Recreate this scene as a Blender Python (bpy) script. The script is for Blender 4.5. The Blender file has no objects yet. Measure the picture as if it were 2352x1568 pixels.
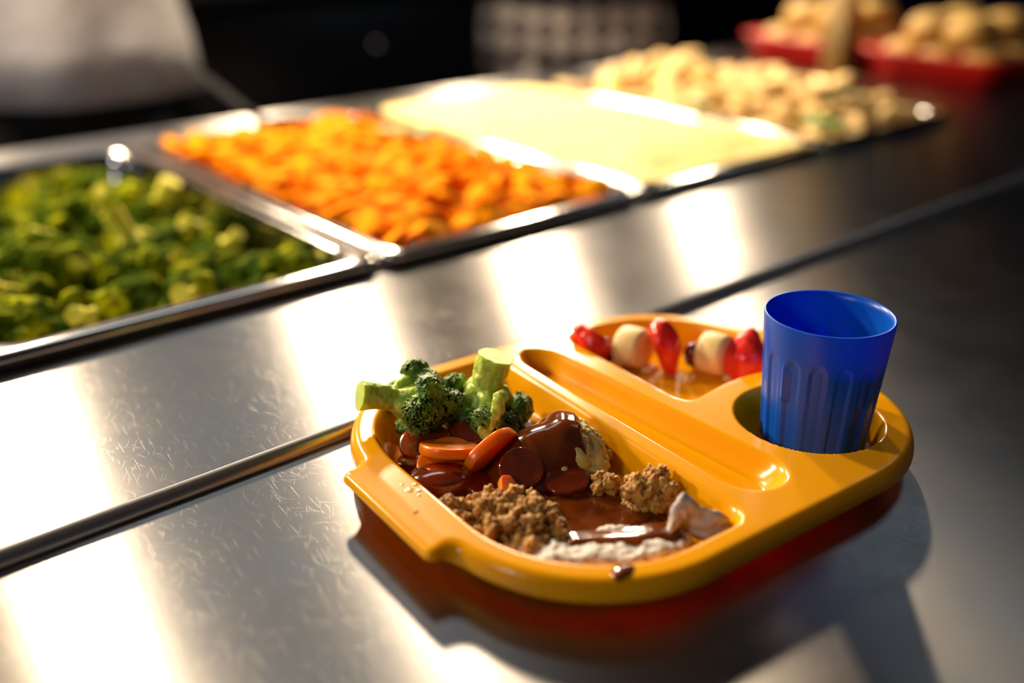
import bpy, bmesh, math, random
import numpy as np
from mathutils import Vector, Matrix, noise as mnoise

# ------------------------------------------------------------------ camera, world, lights
SC = bpy.context.scene
COL = SC.collection
SC.view_settings.view_transform = 'Standard'
SC.view_settings.look = 'None'
SC.view_settings.exposure = 0.0
SC.view_settings.gamma = 1.0
SC.view_settings.use_curve_mapping = False
SC.cycles.max_bounces = 8
SC.cycles.sample_clamp_indirect = 6.0
SC.cycles.use_denoising = True

CAMPOS = np.array([0.0, 0.0, 0.31])
PITCH, YAW, ROLL = math.radians(24.2), math.radians(49.0), math.radians(0.3)
fwd = np.array([math.cos(YAW) * math.cos(PITCH), math.sin(YAW) * math.cos(PITCH), -math.sin(PITCH)])
rgt = np.array([math.sin(YAW), -math.cos(YAW), 0.0])
upv = np.cross(rgt, fwd)
rgt, upv = math.cos(ROLL) * rgt + math.sin(ROLL) * upv, -math.sin(ROLL) * rgt + math.cos(ROLL) * upv
cd = bpy.data.cameras.new('camera')
cam = bpy.data.objects.new('camera', cd)
COL.objects.link(cam)
M4 = Matrix.Identity(4)
for i in range(3):
    M4[i][0], M4[i][1], M4[i][2], M4[i][3] = rgt[i], upv[i], -fwd[i], CAMPOS[i]
cam.matrix_world = M4
cd.sensor_width = 36.0
cd.lens = 35.0
cd.clip_start = 0.02
cd.dof.use_dof = True
cd.dof.focus_distance = 0.570
cd.dof.aperture_fstop = 1.9
SC.camera = cam

world = bpy.data.worlds.new('world')
SC.world = world
world.use_nodes = True
wb = world.node_tree.nodes['Background']
wb.inputs[0].default_value = (0.10, 0.14, 0.22, 1)
wb.inputs[1].default_value = 0.10

def area_light(name, loc, power, color, size, size_y=None, rot=(0, 0, 0), spread=180):
    l = bpy.data.lights.new(name, 'AREA')
    l.energy = power
    l.color = color
    l.shape = 'DISK' if size_y is None else 'RECTANGLE'
    l.size = size
    if size_y: l.size_y = size_y
    l.spread = math.radians(spread)
    o = bpy.data.objects.new(name, l)
    o.location = loc
    o.rotation_euler = rot
    COL.objects.link(o)
    return o

# the row of warm pendant lamps over the service side of the pans (above the frame), turned to the customers
LAMP_W = 23.0
for lx, k in ((-0.34, 1), (0.37, 1), (1.06, .95), (1.66, .85), (2.33, .55)):
    area_light('pendant_lamp', (lx, 1.75, 0.72), LAMP_W * k, (1.0, 0.80, 0.56), 0.11, rot=(math.radians(-64), 0, 0))
# unseen neutral white fill added at the left to light the viewer-facing sides
area_light('left_fill_light', (-1.75, 0.42, 1.15), 10.5, (0.97, 0.98, 1.0), 0.40, 0.40, rot=(0, math.radians(-62), 0))
area_light('ceiling_panel_light', (3.0, 0.95, 1.9), 2.0, (0.60, 0.80, 1.0), 1.0, 0.5)
# cool ceiling panel of the kitchen behind
area_light('ceiling_panel_light', (1.2, 2.3, 1.75), 6.0, (0.78, 0.90, 1.0), 1.2, 0.5)

# ------------------------------------------------------------------ helpers
def rng(s): return np.random.RandomState(s)

def new_mat(name):
    m = bpy.data.materials.new(name)
    m.use_nodes = True
    nt = m.node_tree
    return m, nt, nt.nodes['Principled BSDF']

def node(nt, typ, **kw):
    n = nt.nodes.new(typ)
    for k, v in kw.items():
        if k.startswith('i_'):
            n.inputs[int(k[2:]) if k[2:].isdigit() else k[2:]].default_value = v
        else:
            setattr(n, k, v)
    return n

def pm(name, base, rough=0.5, metal=0.0, base2=None, scale=40.0, lo=0.35, hi=0.65, detail=4.0,
       bump=0.0, bscale=200.0, bdist=0.001, sss=0.0, sssr=(0.01, 0.004, 0.002), coat=0.0, coat_rough=0.05,
       spec=0.5, base3=None, scale3=200.0, lo3=0.6, hi3=0.66, trans=0.0, stretch=(1, 1, 1), sheen=0.0):
    m, nt, b = new_mat(name)
    L = nt.links.new
    tc = node(nt, 'ShaderNodeTexCoord')
    mp = node(nt, 'ShaderNodeMapping')
    mp.inputs['Scale'].default_value = stretch
    L(tc.outputs['Object'], mp.inputs['Vector'])
    b.inputs['Base Color'].default_value = (*base, 1)
    b.inputs['Roughness'].default_value = rough
    b.inputs['Metallic'].default_value = metal
    b.inputs['Specular IOR Level'].default_value = spec
    b.inputs['Coat Weight'].default_value = coat
    b.inputs['Coat Roughness'].default_value = coat_rough
    b.inputs['Transmission Weight'].default_value = trans
    b.inputs['Sheen Weight'].default_value = sheen
    if sss:
        b.inputs['Subsurface Weight'].default_value = sss
        b.inputs['Subsurface Radius'].default_value = sssr
        b.inputs['Subsurface Scale'].default_value = 1.0
    col = None
    if base2:
        n = node(nt, 'ShaderNodeTexNoise')
        n.inputs['Scale'].default_value = scale
        n.inputs['Detail'].default_value = detail
        L(mp.outputs[0], n.inputs['Vector'])
        r = node(nt, 'ShaderNodeMapRange')
        r.inputs['From Min'].default_value = lo
        r.inputs['From Max'].default_value = hi
        L(n.outputs['Fac'], r.inputs['Value'])
        mx = node(nt, 'ShaderNodeMix', data_type='RGBA')
        mx.inputs['A'].default_value = (*base, 1)
        mx.inputs['B'].default_value = (*base2, 1)
        L(r.outputs[0], mx.inputs['Factor'])
        col = mx.outputs['Result']
    if base3:
        n = node(nt, 'ShaderNodeTexNoise')
        n.inputs['Scale'].default_value = scale3
        n.inputs['Detail'].default_value = 2.0
        L(mp.outputs[0], n.inputs['Vector'])
        r = node(nt, 'ShaderNodeMapRange')
        r.inputs['From Min'].default_value = lo3
        r.inputs['From Max'].default_value = hi3
        L(n.outputs['Fac'], r.inputs['Value'])
        mx = node(nt, 'ShaderNodeMix', data_type='RGBA')
        if col: L(col, mx.inputs['A'])
        else: mx.inputs['A'].default_value = (*base, 1)
        mx.inputs['B'].default_value = (*base3, 1)
        L(r.outputs[0], mx.inputs['Factor'])
        col = mx.outputs['Result']
    if col: L(col, b.inputs['Base Color'])
    if bump:
        n = node(nt, 'ShaderNodeTexNoise')
        n.inputs['Scale'].default_value = bscale
        n.inputs['Detail'].default_value = 3.0
        L(mp.outputs[0], n.inputs['Vector'])
        bp = node(nt, 'ShaderNodeBump')
        bp.inputs['Strength'].default_value = bump
        bp.inputs['Distance'].default_value = bdist
        L(n.outputs['Fac'], bp.inputs['Height'])
        L(bp.outputs[0], b.inputs['Normal'])
        if coat: L(bp.outputs[0], b.inputs['Coat Normal'])
    return m

def steel_mat(name, base, rough, aniso, scratch=1.0, tangent=(0, 1, 0)):
    m, nt, b = new_mat(name)
    L = nt.links.new
    b.inputs['Metallic'].default_value = 1.0
    b.inputs['Base Color'].default_value = (*base, 1)
    b.inputs['Anisotropic'].default_value = aniso
    tg = node(nt, 'ShaderNodeCombineXYZ')
    for i in range(3): tg.inputs[i].default_value = tangent[i]
    L(tg.outputs[0], b.inputs['Tangent'])
    geo = node(nt, 'ShaderNodeNewGeometry')
    pos = geo.outputs['Position']
    # brushed grain along x
    mp = node(nt, 'ShaderNodeMapping')
    mp.inputs['Scale'].default_value = (14, 900, 900)
    L(pos, mp.inputs['Vector'])
    g = node(nt, 'ShaderNodeTexNoise')
    g.inputs['Scale'].default_value = 1.0
    g.inputs['Detail'].default_value = 3.0
    L(mp.outputs[0], g.inputs['Vector'])
    # cloudy wear
    w = node(nt, 'ShaderNodeTexNoise')
    w.inputs['Scale'].default_value = 22.0
    w.inputs['Detail'].default_value = 5.0
    L(pos, w.inputs['Vector'])
    # scratches: short, thin, nearly straight strokes in many directions (stretched cells)
    wv = node(nt, 'ShaderNodeTexNoise')
    wv.inputs['Scale'].default_value = 14.0
    wv.inputs['Detail'].default_value = 0.0
    L(pos, wv.inputs['Vector'])
    wvs = node(nt, 'ShaderNodeVectorMath', operation='MULTIPLY_ADD')
    wvs.inputs[1].default_value = (0.008, 0.008, 0.0)
    L(wv.outputs['Color'], wvs.inputs[0]); L(pos, wvs.inputs[2])
    total = None
    for ang, sx_, sy_, rad in ((12, 7, 520, .055), (41, 5, 620, .050), (70, 9, 480, .055), (98, 6, 600, .055), (125, 10, 520, .060), (158, 5, 650, .050), (27, 20, 480, .07), (104, 22, 480, .07)):
        rt = node(nt, 'ShaderNodeMapping', vector_type='POINT')
        rt.inputs['Rotation'].default_value = (0, 0, math.radians(ang))
        L(wvs.outputs[0], rt.inputs['Vector'])
        ss = node(nt, 'ShaderNodeMapping')
        ss.inputs['Scale'].default_value = (sx_, sy_, 0)
        ss.inputs['Location'].default_value = (ang * 1.7, ang * .9, 0)
        L(rt.outputs[0], ss.inputs['Vector'])
        vo = node(nt, 'ShaderNodeTexVoronoi', voronoi_dimensions='2D')
        vo.inputs['Scale'].default_value = 1.0
        L(ss.outputs[0], vo.inputs['Vector'])
        mr = node(nt, 'ShaderNodeMapRange')
        mr.inputs['From Min'].default_value = rad * .35
        mr.inputs['From Max'].default_value = rad
        mr.inputs['To Min'].default_value = 1.0
        mr.inputs['To Max'].default_value = 0.0
        L(vo.outputs['Distance'], mr.inputs['Value'])
        if total is None: total = mr.outputs[0]
        else:
            mxm = node(nt, 'ShaderNodeMath', operation='MAXIMUM')
            L(total, mxm.inputs[0]); L(mr.outputs[0], mxm.inputs[1])
            total = mxm.outputs[0]
    # roughness = rough + wear + scratches
    r1 = node(nt, 'ShaderNodeMapRange')
    r1.inputs['From Min'].default_value = .3; r1.inputs['From Max'].default_value = .7
    r1.inputs['To Min'].default_value = rough - .03; r1.inputs['To Max'].default_value = rough + .03
    L(w.outputs['Fac'], r1.inputs['Value'])
    r2 = node(nt, 'ShaderNodeMath', operation='MULTIPLY_ADD', i_1=0.14 * scratch)
    L(total, r2.inputs[0]); L(r1.outputs[0], r2.inputs[2])
    L(r2.outputs[0], b.inputs['Roughness'])
    # bump
    h = node(nt, 'ShaderNodeMath', operation='MULTIPLY_ADD', i_1=-0.15 * scratch)
    L(total, h.inputs[0])
    gm = node(nt, 'ShaderNodeMath', operation='MULTIPLY', i_1=0.10)
    L(g.outputs['Fac'], gm.inputs[0]); L(gm.outputs[0], h.inputs[2])
    bp = node(nt, 'ShaderNodeBump')
    bp.inputs['Strength'].default_value = 0.25
    bp.inputs['Distance'].default_value = 0.0002
    L(h.outputs[0], bp.inputs['Height'])
    L(bp.outputs[0], b.inputs['Normal'])
    return m

def mk_mesh(name, V, F, m, smooth=True):
    me = bpy.data.meshes.new(name)
    me.from_pydata([tuple(map(float, v)) for v in V], [], [tuple(int(i) for i in f) for f in F])
    me.update()
    if m: me.materials.append(m)
    if smooth:
        me.polygons.foreach_set('use_smooth', [True] * len(me.polygons))
    return me

def fix_normals(me):
    bm = bmesh.new(); bm.from_mesh(me)
    bmesh.ops.recalc_face_normals(bm, faces=bm.faces)
    bm.to_mesh(me); bm.free()

def obj(name, V, F, m, parent=None, smooth=True, recalc=True, origin=None, local=False):
    """world-space vertices -> one mesh object (origin at the base of its bounding box)"""
    V = np.asarray(V, float)
    if local: o0 = np.zeros(3)
    elif origin is not None: o0 = np.array(origin, float)
    else: o0 = np.array([(V[:, 0].min() + V[:, 0].max()) / 2, (V[:, 1].min() + V[:, 1].max()) / 2, V[:, 2].min()])
    me = mk_mesh(name, V - o0, F, m, smooth)
    if recalc: fix_normals(me)
    o = bpy.data.objects.new(name, me)
    COL.objects.link(o)
    if parent:
        o.parent = parent
        o.location = Vector(o0) - (Vector((0, 0, 0)) if local else parent.location)
    else:
        o.location = o0
    return o

def empty(name, loc):
    o = bpy.data.objects.new(name, None)
    o.empty_display_size = 0.02
    o.location = loc
    COL.objects.link(o)
    return o

def tag(o, label=None, cat=None, group=None, kind=None):
    if label: o['label'] = label
    if cat: o['category'] = cat
    if group: o['group'] = group
    if kind: o['kind'] = kind
    return o

def copy_tree(o, parent=None):
    c = o.copy(); COL.objects.link(c)
    if parent: c.parent = parent
    for ch in list(o.children): copy_tree(ch, c)
    return c

_ico = {}
def ico(sub):
    if sub not in _ico:
        bm = bmesh.new(); bmesh.ops.create_icosphere(bm, subdivisions=sub, radius=1)
        bm.verts.ensure_lookup_table()
        _ico[sub] = (np.array([v.co[:] for v in bm.verts]), np.array([[v.index for v in f.verts] for f in bm.faces]))
        bm.free()
    return _ico[sub]

def balls(P, R, sub=2):
    v, f = ico(sub)
    V, F = [], []; n = 0
    for p, r in zip(P, R):
        V.append(v * np.asarray(r) + np.asarray(p)); F.append(f + n); n += len(v)
    return np.vstack(V), np.vstack(F)

def chain(pts, radii, step=0.35):
    """sphere chain between points"""
    P, R = [], []
    for (a, b, ra, rb) in zip(pts[:-1], pts[1:], radii[:-1], radii[1:]):
        a, b = np.array(a, float), np.array(b, float)
        n = max(2, int(np.linalg.norm(b - a) / (min(ra, rb) * step)) + 1)
        for t in np.linspace(0, 1, n):
            P.append(a + (b - a) * t); R.append(ra + (rb - ra) * t)
    return P, R

def fuse(V, F, voxel, smooth_it=0):
    """fuse intersecting shells into one skin"""
    me = mk_mesh('tmp', V, F, None, False)
    o = bpy.data.objects.new('tmp', me); COL.objects.link(o)
    md = o.modifiers.new('r', 'REMESH'); md.mode = 'VOXEL'; md.voxel_size = voxel
    if smooth_it:
        sm = o.modifiers.new('s', 'SMOOTH'); sm.iterations = smooth_it; sm.factor = 0.5
    dg = bpy.context.evaluated_depsgraph_get(); dg.update()
    ev = o.evaluated_get(dg); em = ev.to_mesh()
    n = len(em.vertices); VV = np.empty(n * 3); em.vertices.foreach_get('co', VV)
    FF = [tuple(p.vertices) for p in em.polygons]
    NN = np.empty(n * 3); em.vertices.foreach_get('normal', NN)
    ev.to_mesh_clear()
    bpy.data.objects.remove(o); bpy.data.meshes.remove(me)
    return VV.reshape(-1, 3), FF, NN.reshape(-1, 3)

def nz(p, s, o=0.0): return mnoise.noise(Vector((p[0] * s + o, p[1] * s + o * 1.3, p[2] * s - o)))

def roughen(V, N, amps):
    out = V.copy()
    for amp, s, o in amps:
        d = np.array([nz(p, s, o) for p in V])
        out += N * (d * amp)[:, None]
    return out

def rot_to(axis, spin=0.0):
    a = Vector(axis).normalized()
    return np.array((a.to_track_quat('Z', 'Y').to_matrix() @ Matrix.Rotation(spin, 3, 'Z')))

def grid_faces(nx, ny):
    return [(j * nx + i, j * nx + i + 1, (j + 1) * nx + i + 1, (j + 1) * nx + i) for j in range(ny - 1) for i in range(nx - 1)]

def loft(rings, cap0=True, cap1=True):
    n = len(rings[0]); V = np.vstack(rings); F = []
    for k in range(len(rings) - 1):
        for i in range(n):
            j = (i + 1) % n
            F.append((k * n + i, k * n + j, (k + 1) * n + j, (k + 1) * n + i))
    if cap0: F.append(tuple(range(n))[::-1])
    if cap1: F.append(tuple((len(rings) - 1) * n + i for i in range(n)))
    return V, F

def rrect(hx, hy, r, z, n=10, c=(0, 0)):
    r = min(r, hx - 1e-4, hy - 1e-4)
    P = []
    for (sx, sy, a0) in ((1, 1, 0), (-1, 1, 90), (-1, -1, 180), (1, -1, 270)):
        for k in range(n + 1):
            a = math.radians(a0 + 90 * k / n)
            P.append((c[0] + sx * (hx - r) + r * math.cos(a), c[1] + sy * (hy - r) + r * math.sin(a), z))
    return np.array(P)

def box(x0, x1, y0, y1, z0, z1, bev=0.0):
    """box with rounded vertical edges and slightly eased top"""
    c = ((x0 + x1) / 2, (y0 + y1) / 2); hx, hy = (x1 - x0) / 2, (y1 - y0) / 2
    b = bev or min(hx, hy) * 0.04
    return loft([rrect(hx - b, hy - b, b, z0, 3, c), rrect(hx, hy, b, z0 + b, 3, c), rrect(hx, hy, b, z1 - b, 3, c), rrect(hx - b, hy - b, b, z1, 3, c)])

# tray frame: millimetres along the tray -> world metres
TC = np.array([0.4043825, 0.35376079]); TA = math.radians(-5.0)
EX = np.array([math.cos(TA), math.sin(TA)]); EY = np.array([-math.sin(TA), math.cos(TA)])
def W(u, v, z=0.0):
    p = TC + u / 1000 * EX + v / 1000 * EY
    return np.array([p[0], p[1], z])

# ------------------------------------------------------------------ materials
MS = steel_mat('brushed_steel', (0.38, 0.358, 0.338), 0.34, 0.93)
MS2 = steel_mat('satin_steel', (0.58, 0.555, 0.53), 0.24, 0.3, 0.4)
MSP = pm('pan_steel', (0.46, 0.44, 0.42), 0.13, 1.0, bump=0.05, bscale=60)
MNOSE = pm('nosing_steel', (0.62, 0.60, 0.58), 0.36, 1.0, bump=0.1, bscale=300, bdist=0.0005)  # satin nosing, paler and without the worktop's brushed grain
MSPOON = pm('black_nylon', (0.010, 0.010, 0.011), 0.8, spec=0.05)
MPOST = pm('reflection_tinted_steel', (0.42, 0.30, 0.14), 0.38, 1.0)  # steel post; gold of the reflected bread is put into the base colour
MDARK = pm('dark_gap', (0.012, 0.012, 0.014), 0.7)
MPANEL = pm('dark_counter_panel', (0.02, 0.025, 0.04), 0.5)
MTRAY = pm('yellow_plastic', (0.97, 0.37, 0.001), 0.20, sss=0.35, sssr=(0.012, 0.0035, 0.0003), spec=0.28, bump=0.03, bscale=900, bdist=0.0004)
MCUP = pm('blue_plastic', (0.001, 0.085, 0.50), 0.30, sss=0.3, sssr=(0.0003, 0.0012, 0.010), spec=0.35)
MGRAVY = pm('brown_gravy', (0.19, 0.040, 0.003), 0.11, base2=(0.085, 0.014, 0.0014), scale=35, sss=0.4, sssr=(0.008, 0.0018, 0.0004), spec=0.6, bump=0.12, bscale=110, bdist=0.0015)
MCARROT = pm('cooked_carrot', (1.0, 0.26, 0.002), 0.28, base2=(0.96, 0.19, 0.001), scale=120, sss=0.65, sssr=(0.010, 0.0035, 0.0004), spec=0.55, bump=0.12, bscale=260, bdist=0.0008)
MCARG = pm('gravy_coated_carrot', (0.17, 0.018, 0.0015), 0.10, base2=(0.50, 0.060, 0.002), scale=60, lo=.5, hi=.8, sss=0.25, sssr=(0.004, 0.001, 0.0003), coat=0.7, spec=0.6, bump=0.06, bscale=120, bdist=0.001)
MCARP = pm('pan_carrot', (0.97, 0.40, 0.0005), 0.8, base2=(0.93, 0.22, 0.0003), scale=38, spec=0.03)
MSTALK = pm('broccoli_stalk', (0.60, 0.70, 0.12), 0.32, base2=(0.46, 0.60, 0.06), scale=120, sss=0.5, sssr=(0.006, 0.007, 0.0015), spec=0.5, bump=0.2, bscale=350, bdist=0.0008)
MBUD = pm('broccoli_bud', (0.045, 0.13, 0.004), 0.42, base2=(0.19, 0.33, 0.012), scale=75, lo=.42, hi=.60, base3=(0.30, 0.42, 0.04), scale3=420, lo3=.6, hi3=.7, spec=0.5, bump=0.5, bscale=900, bdist=0.0006)
MSTALKP = pm('pan_broccoli_stalk', (0.80, 0.72, 0.10), 0.6, base2=(0.66, 0.60, 0.03), scale=60, spec=0.1)
MBUDP = pm('pan_broccoli_bud', (0.040, 0.075, 0.001), 0.8, base2=(0.46, 0.46, 0.004), scale=30, lo=.44, hi=.70, spec=.02, bump=0.6, bscale=260, bdist=0.003)
MMASH = pm('mashed_potato', (0.72, 0.58, 0.17), 0.38, base2=(0.58, 0.50, 0.11), scale=140, sss=0.3, sssr=(0.004, 0.003, 0.001), bump=0.3, bscale=300, bdist=0.0015)
MMASHP = pm('pan_mash', (0.93, 0.74, 0.30), 0.75, spec=0.15, base2=(0.92, 0.70, 0.24), scale=25)
MSTUFF = pm('bread_stuffing', (0.40, 0.17, 0.026), 0.55, base2=(0.58, 0.33, 0.065), scale=170, base3=(0.07, 0.06, 0.012), scale3=260, lo3=.62, hi3=.68, spec=0.4, bump=0.6, bscale=700, bdist=0.001, sss=0.1)
MTURK = pm('turkey_meat', (0.64, 0.555, 0.475), 0.5, base2=(0.44, 0.38, 0.33), scale=70, bump=0.35, bscale=150, bdist=0.0015, stretch=(1, 1, 3))
MTURKP = pm('pan_turkey', (0.88, 0.66, 0.30), 0.6, base2=(0.74, 0.46, 0.15), scale=30, spec=0.15)
MSTRAW = pm('strawberry_skin', (0.72, 0.012, 0.010), 0.22, base2=(0.85, 0.05, 0.02), scale=60, sss=0.3, sssr=(0.004, 0.001, 0.0005), base3=(0.75, 0.35, 0.08), scale3=330, lo3=.68, hi3=.72, bump=0.3, bscale=300)
MSTRAWF = pm('strawberry_flesh', (0.80, 0.16, 0.09), 0.25, base2=(0.70, 0.05, 0.03), scale=90, sss=0.3, sssr=(0.004, 0.001, 0.0005))
MBAN = pm('banana_flesh', (0.86, 0.66, 0.30), 0.42, base2=(0.78, 0.55, 0.2), scale=70, sss=0.35, sssr=(0.004, 0.003, 0.001), bump=0.2, bscale=200)
MGRAPE = pm('red_grape', (0.09, 0.006, 0.008), 0.14, base2=(0.16, 0.012, 0.01), scale=60, sss=0.2, sssr=(0.003, 0.0006, 0.0004))
MLEAF = pm('green_leaf', (0.10, 0.27, 0.012), 0.45, base2=(0.20, 0.36, 0.02), scale=90)
MBREAD = pm('bread_crust', (0.42, 0.24, 0.045), 0.6, base2=(0.50, 0.32, 0.08), scale=18, bump=0.3, bscale=90)
MRED = pm('red_plastic', (0.50, 0.012, 0.008), 0.3)
MWHITE = pm('white_cotton', (0.62, 0.60, 0.63), 0.85, base2=(0.55, 0.53, 0.56), scale=8, bump=0.4, bscale=25, bdist=0.01)
MNAVY = pm('navy_cotton', (0.012, 0.02, 0.075), 0.85)
MBLACK = pm('black_cotton', (0.008, 0.008, 0.009), 0.9)
MSKIN = pm('skin', (0.55, 0.32, 0.22), 0.5, sss=0.15)
MHAIR = pm('dark_hair', (0.02, 0.012, 0.008), 0.5)
MWALLB = pm('dark_wall', (0.018, 0.017, 0.018), 0.6)
MWALLR = pm('blue_wall', (0.006, 0.018, 0.07), 0.6)
MFLOOR = pm('dark_floor_tile', (0.03, 0.026, 0.024), 0.4, base2=(0.04, 0.035, 0.03), scale=3)
MCEIL = pm('ceiling_paint', (0.10, 0.10, 0.11), 0.8)
MEQUIP = pm('dark_enamel', (0.014, 0.012, 0.012), 0.35)
MKNOB = pm('knob_metal', (0.7, 0.55, 0.45), 0.12, 1.0)

def check_mat():
    m, nt, b = new_mat('checked_cotton')
    L = nt.links.new
    tc = node(nt, 'ShaderNodeTexCoord')
    mp = node(nt, 'ShaderNodeMapping')
    mp.inputs['Rotation'].default_value = (0, math.radians(45), 0)
    L(tc.outputs['Object'], mp.inputs['Vector'])
    sx = node(nt, 'ShaderNodeSeparateXYZ'); L(mp.outputs[0], sx.inputs[0])
    cx = node(nt, 'ShaderNodeCombineXYZ'); L(sx.outputs[0], cx.inputs[0]); L(sx.outputs[2], cx.inputs[1])
    cx.inputs[2].default_value = 0.5
    ck = node(nt, 'ShaderNodeTexChecker')
    ck.inputs['Scale'].default_value = 21
    ck.inputs['Color1'].default_value = (0.62, 0.53, 0.47, 1)
    ck.inputs['Color2'].default_value = (0.05, 0.04, 0.045, 1)
    L(cx.outputs[0], ck.inputs['Vector'])
    L(ck.outputs[0], b.inputs['Base Color'])
    b.inputs['Roughness'].default_value = .85
    return m
MCHECK = check_mat()

# ------------------------------------------------------------------ room
V, F = box(-3, 6, -2, 4.2, -0.92, -0.90); tag(obj('floor', V, F, MFLOOR), 'dark kitchen floor', kind='structure')
V, F = box(-3, 6, 3.4, 3.5, -0.90, 2.1); tag(obj('wall_back', V, F, MWALLB), 'dark kitchen back wall', kind='structure')
V, F = box(4.9, 5.0, -2, 3.4, -0.90, 2.1); tag(obj('wall_right', V, F, MWALLR), 'dark blue wall far right', kind='structure')
V, F = box(-3, 6, -2, 4.2, 2.1, 2.15); tag(obj('ceiling', V, F, MCEIL), 'dim ceiling', kind='structure')

# dark range cooker against the back wall, with a knob catching the light
eq = tag(empty('range_cooker', (2.2, 3.08, -0.90)), 'dark range cooker by the back wall, one shiny knob showing as a blurred disc', 'cooker')
V, F = box(1.2, 3.2, 2.78, 3.38, -0.86, 0.02, 0.01); obj('cooker_body', V, F, MEQUIP, eq)
V, F = box(1.15, 3.25, 2.74, 3.39, 0.02, 0.06, 0.01); obj('hob', V, F, MEQUIP, eq)
for fx in (1.3, 3.1):
    for fy in (2.84, 3.32):
        V, F = box(fx - .03, fx + .03, fy - .03, fy + .03, -0.90, -0.86); obj('foot', V, F, MEQUIP, eq)
V, F = balls([(1.83, 2.775, -0.14)], [(0.022, 0.022, 0.022)], 3); obj('knob', V, F, MKNOB, eq)
V, F = box(1.35, 2.9, 2.75, 2.775, -0.35, -0.32, 0.008); obj('door_handle', V, F, MEQUIP, eq)

# ------------------------------------------------------------------ serving counter
PITCHX = 0.338; PX0 = 0.455 - PITCHX                  # left edge of the broccoli pan slot
PX = [PX0 + PITCHX * k for k in range(4)]             # left edges
PY0, PY1 = 0.692, 1.252                               # pan flange front and back
ZT, ZP = 0.008, 0.021                                 # worktop and pan rim heights
YS = 0.4755                                           # seam between the tray shelf and the worktop
XL, XR = -0.95, 2.75
cnt = tag(empty('serving_counter', (0.9, 0.7, -0.90)), 'long brushed steel serving counter carrying the yellow tray and the row of food pans', 'counter')
# tray shelf (front) : flat sheet with a turned-down front edge
prof = [(-0.16, -0.05), (-0.16, -0.012), (-0.156, -0.004), (-0.148, 0.0), (YS - 0.0012, 0.0), (YS - 0.0012, -0.03)]
xs = np.linspace(XL, XR, 12)
V = np.array([(x, y, z) for x in xs for (y, z) in prof]); F = [(i * 6 + j, i * 6 + j + 1, (i + 1) * 6 + j + 1, (i + 1) * 6 + j) for i in range(11) for j in range(5)]
o = obj('tray_shelf', V, F, MS, cnt, smooth=False); tag(o, 'scratched brushed steel shelf')
# worktop: nosing + front strip + side areas + rear ledge, one sheet
RN = 0.008
nose = [(YS + RN - RN * math.sin(math.radians(90 - a)), ZT - RN + RN * math.cos(math.radians(90 - a))) for a in range(0, 91, 9)]
nose = [(YS, -0.03)] + nose
yl = [p for p in nose] + [(0.6, ZT), (PY0 + 0.014, ZT)]
xcuts = [XL, PX[0] + 0.012, PX[0] + 4 * PITCHX - 0.012, XR]
ycuts = [(PY0 + 0.014), PY1 - 0.014, 1.375]
V = []; F = []
ny = len(yl)
for x in xcuts:
    V += [(x, y, z) for (y, z) in yl] + [(x, ycuts[1], ZT), (x, ycuts[2], ZT), (x, ycuts[2] + 0.004, ZT - 0.004), (x, ycuts[2] + 0.004, -0.05)]
nn = ny + 4
NOSE_N = len(nose)
for i in range(3):
    for j in range(nn - 1):
        if i == 1 and j == ny - 1: continue
        F.append((i * nn + j, i * nn + j + 1, (i + 1) * nn + j + 1, (i + 1) * nn + j))
o = obj('worktop', V, F, MS, cnt, smooth=True, recalc=True)
o.data.materials.append(MNOSE)
for p in o.data.polygons:
    if max(o.data.vertices[i].co.y + o.location.y + cnt.location.y for i in p.vertices) < YS + RN * .93: p.material_index = 1
es = o.modifiers.new('edge', 'EDGE_SPLIT'); es.split_angle = math.radians(40)
# dark joint between shelf and worktop, well liner, bars between pans, body
V, F = box(XL, XR, YS - 0.02, YS + 0.02, -0.045, -0.012); obj('seam_strip', V, F, MDARK, cnt)
wx0, wx1 = PX[0] + 0.012, PX[0] + 4 * PITCHX - 0.012
V, F = loft([rrect((wx1 - wx0) / 2, (ycuts[1] - ycuts[0]) / 2, 0.01, ZT - 0.001, 4, ((wx0 + wx1) / 2, (ycuts[0] + ycuts[1]) / 2)),
             rrect((wx1 - wx0) / 2, (ycuts[1] - ycuts[0]) / 2, 0.01, -0.14, 4, ((wx0 + wx1) / 2, (ycuts[0] + ycuts[1]) / 2))], True, False)
F = [f for f in F if len(f) == 4] + [tuple(range(len(V) // 2, len(V)))]
obj('well', V, F, MDARK, cnt, smooth=False)
for k in range(1, 4):
    x = PX[k]
    V, F = box(x - 0.012, x + 0.012, PY0 + 0.006, PY1 - 0.004, 0.001, ZP - 0.005, 0.003)
    obj('divider_bar', V, F, MS2, cnt)
V, F = box(XL + .02, XR - .02, -0.12, 1.34, -0.86, -0.15, 0.01); obj('cabinet', V, F, MPANEL, cnt)
V, F = box(XL + .02, XR - .02, -0.12, 0.66, -0.15, -0.047, 0.01); obj('front_rail', V, F, MPANEL, cnt)
V, F = box(XL + .06, XR - .06, -0.06, 1.28, -0.90, -0.86, 0.004); obj('plinth', V, F, MDARK, cnt)

# gantry post
post = tag(empty('gantry_post', (1.62, 0.99, ZT)), 'upright steel gantry post between the turkey pan and the red trays', 'post')
V, F = loft([rrect(.022, .022, .006, z, 4, (1.62, .99)) for z in (ZT + .004, .62)]); obj('post_tube', V, F, MPOST, post)
V, F = loft([rrect(.045, .045, .006, z, 4, (1.62, .99)) for z in (ZT, ZT + .005)]); obj('base_plate', V, F, MPOST, post)

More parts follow.
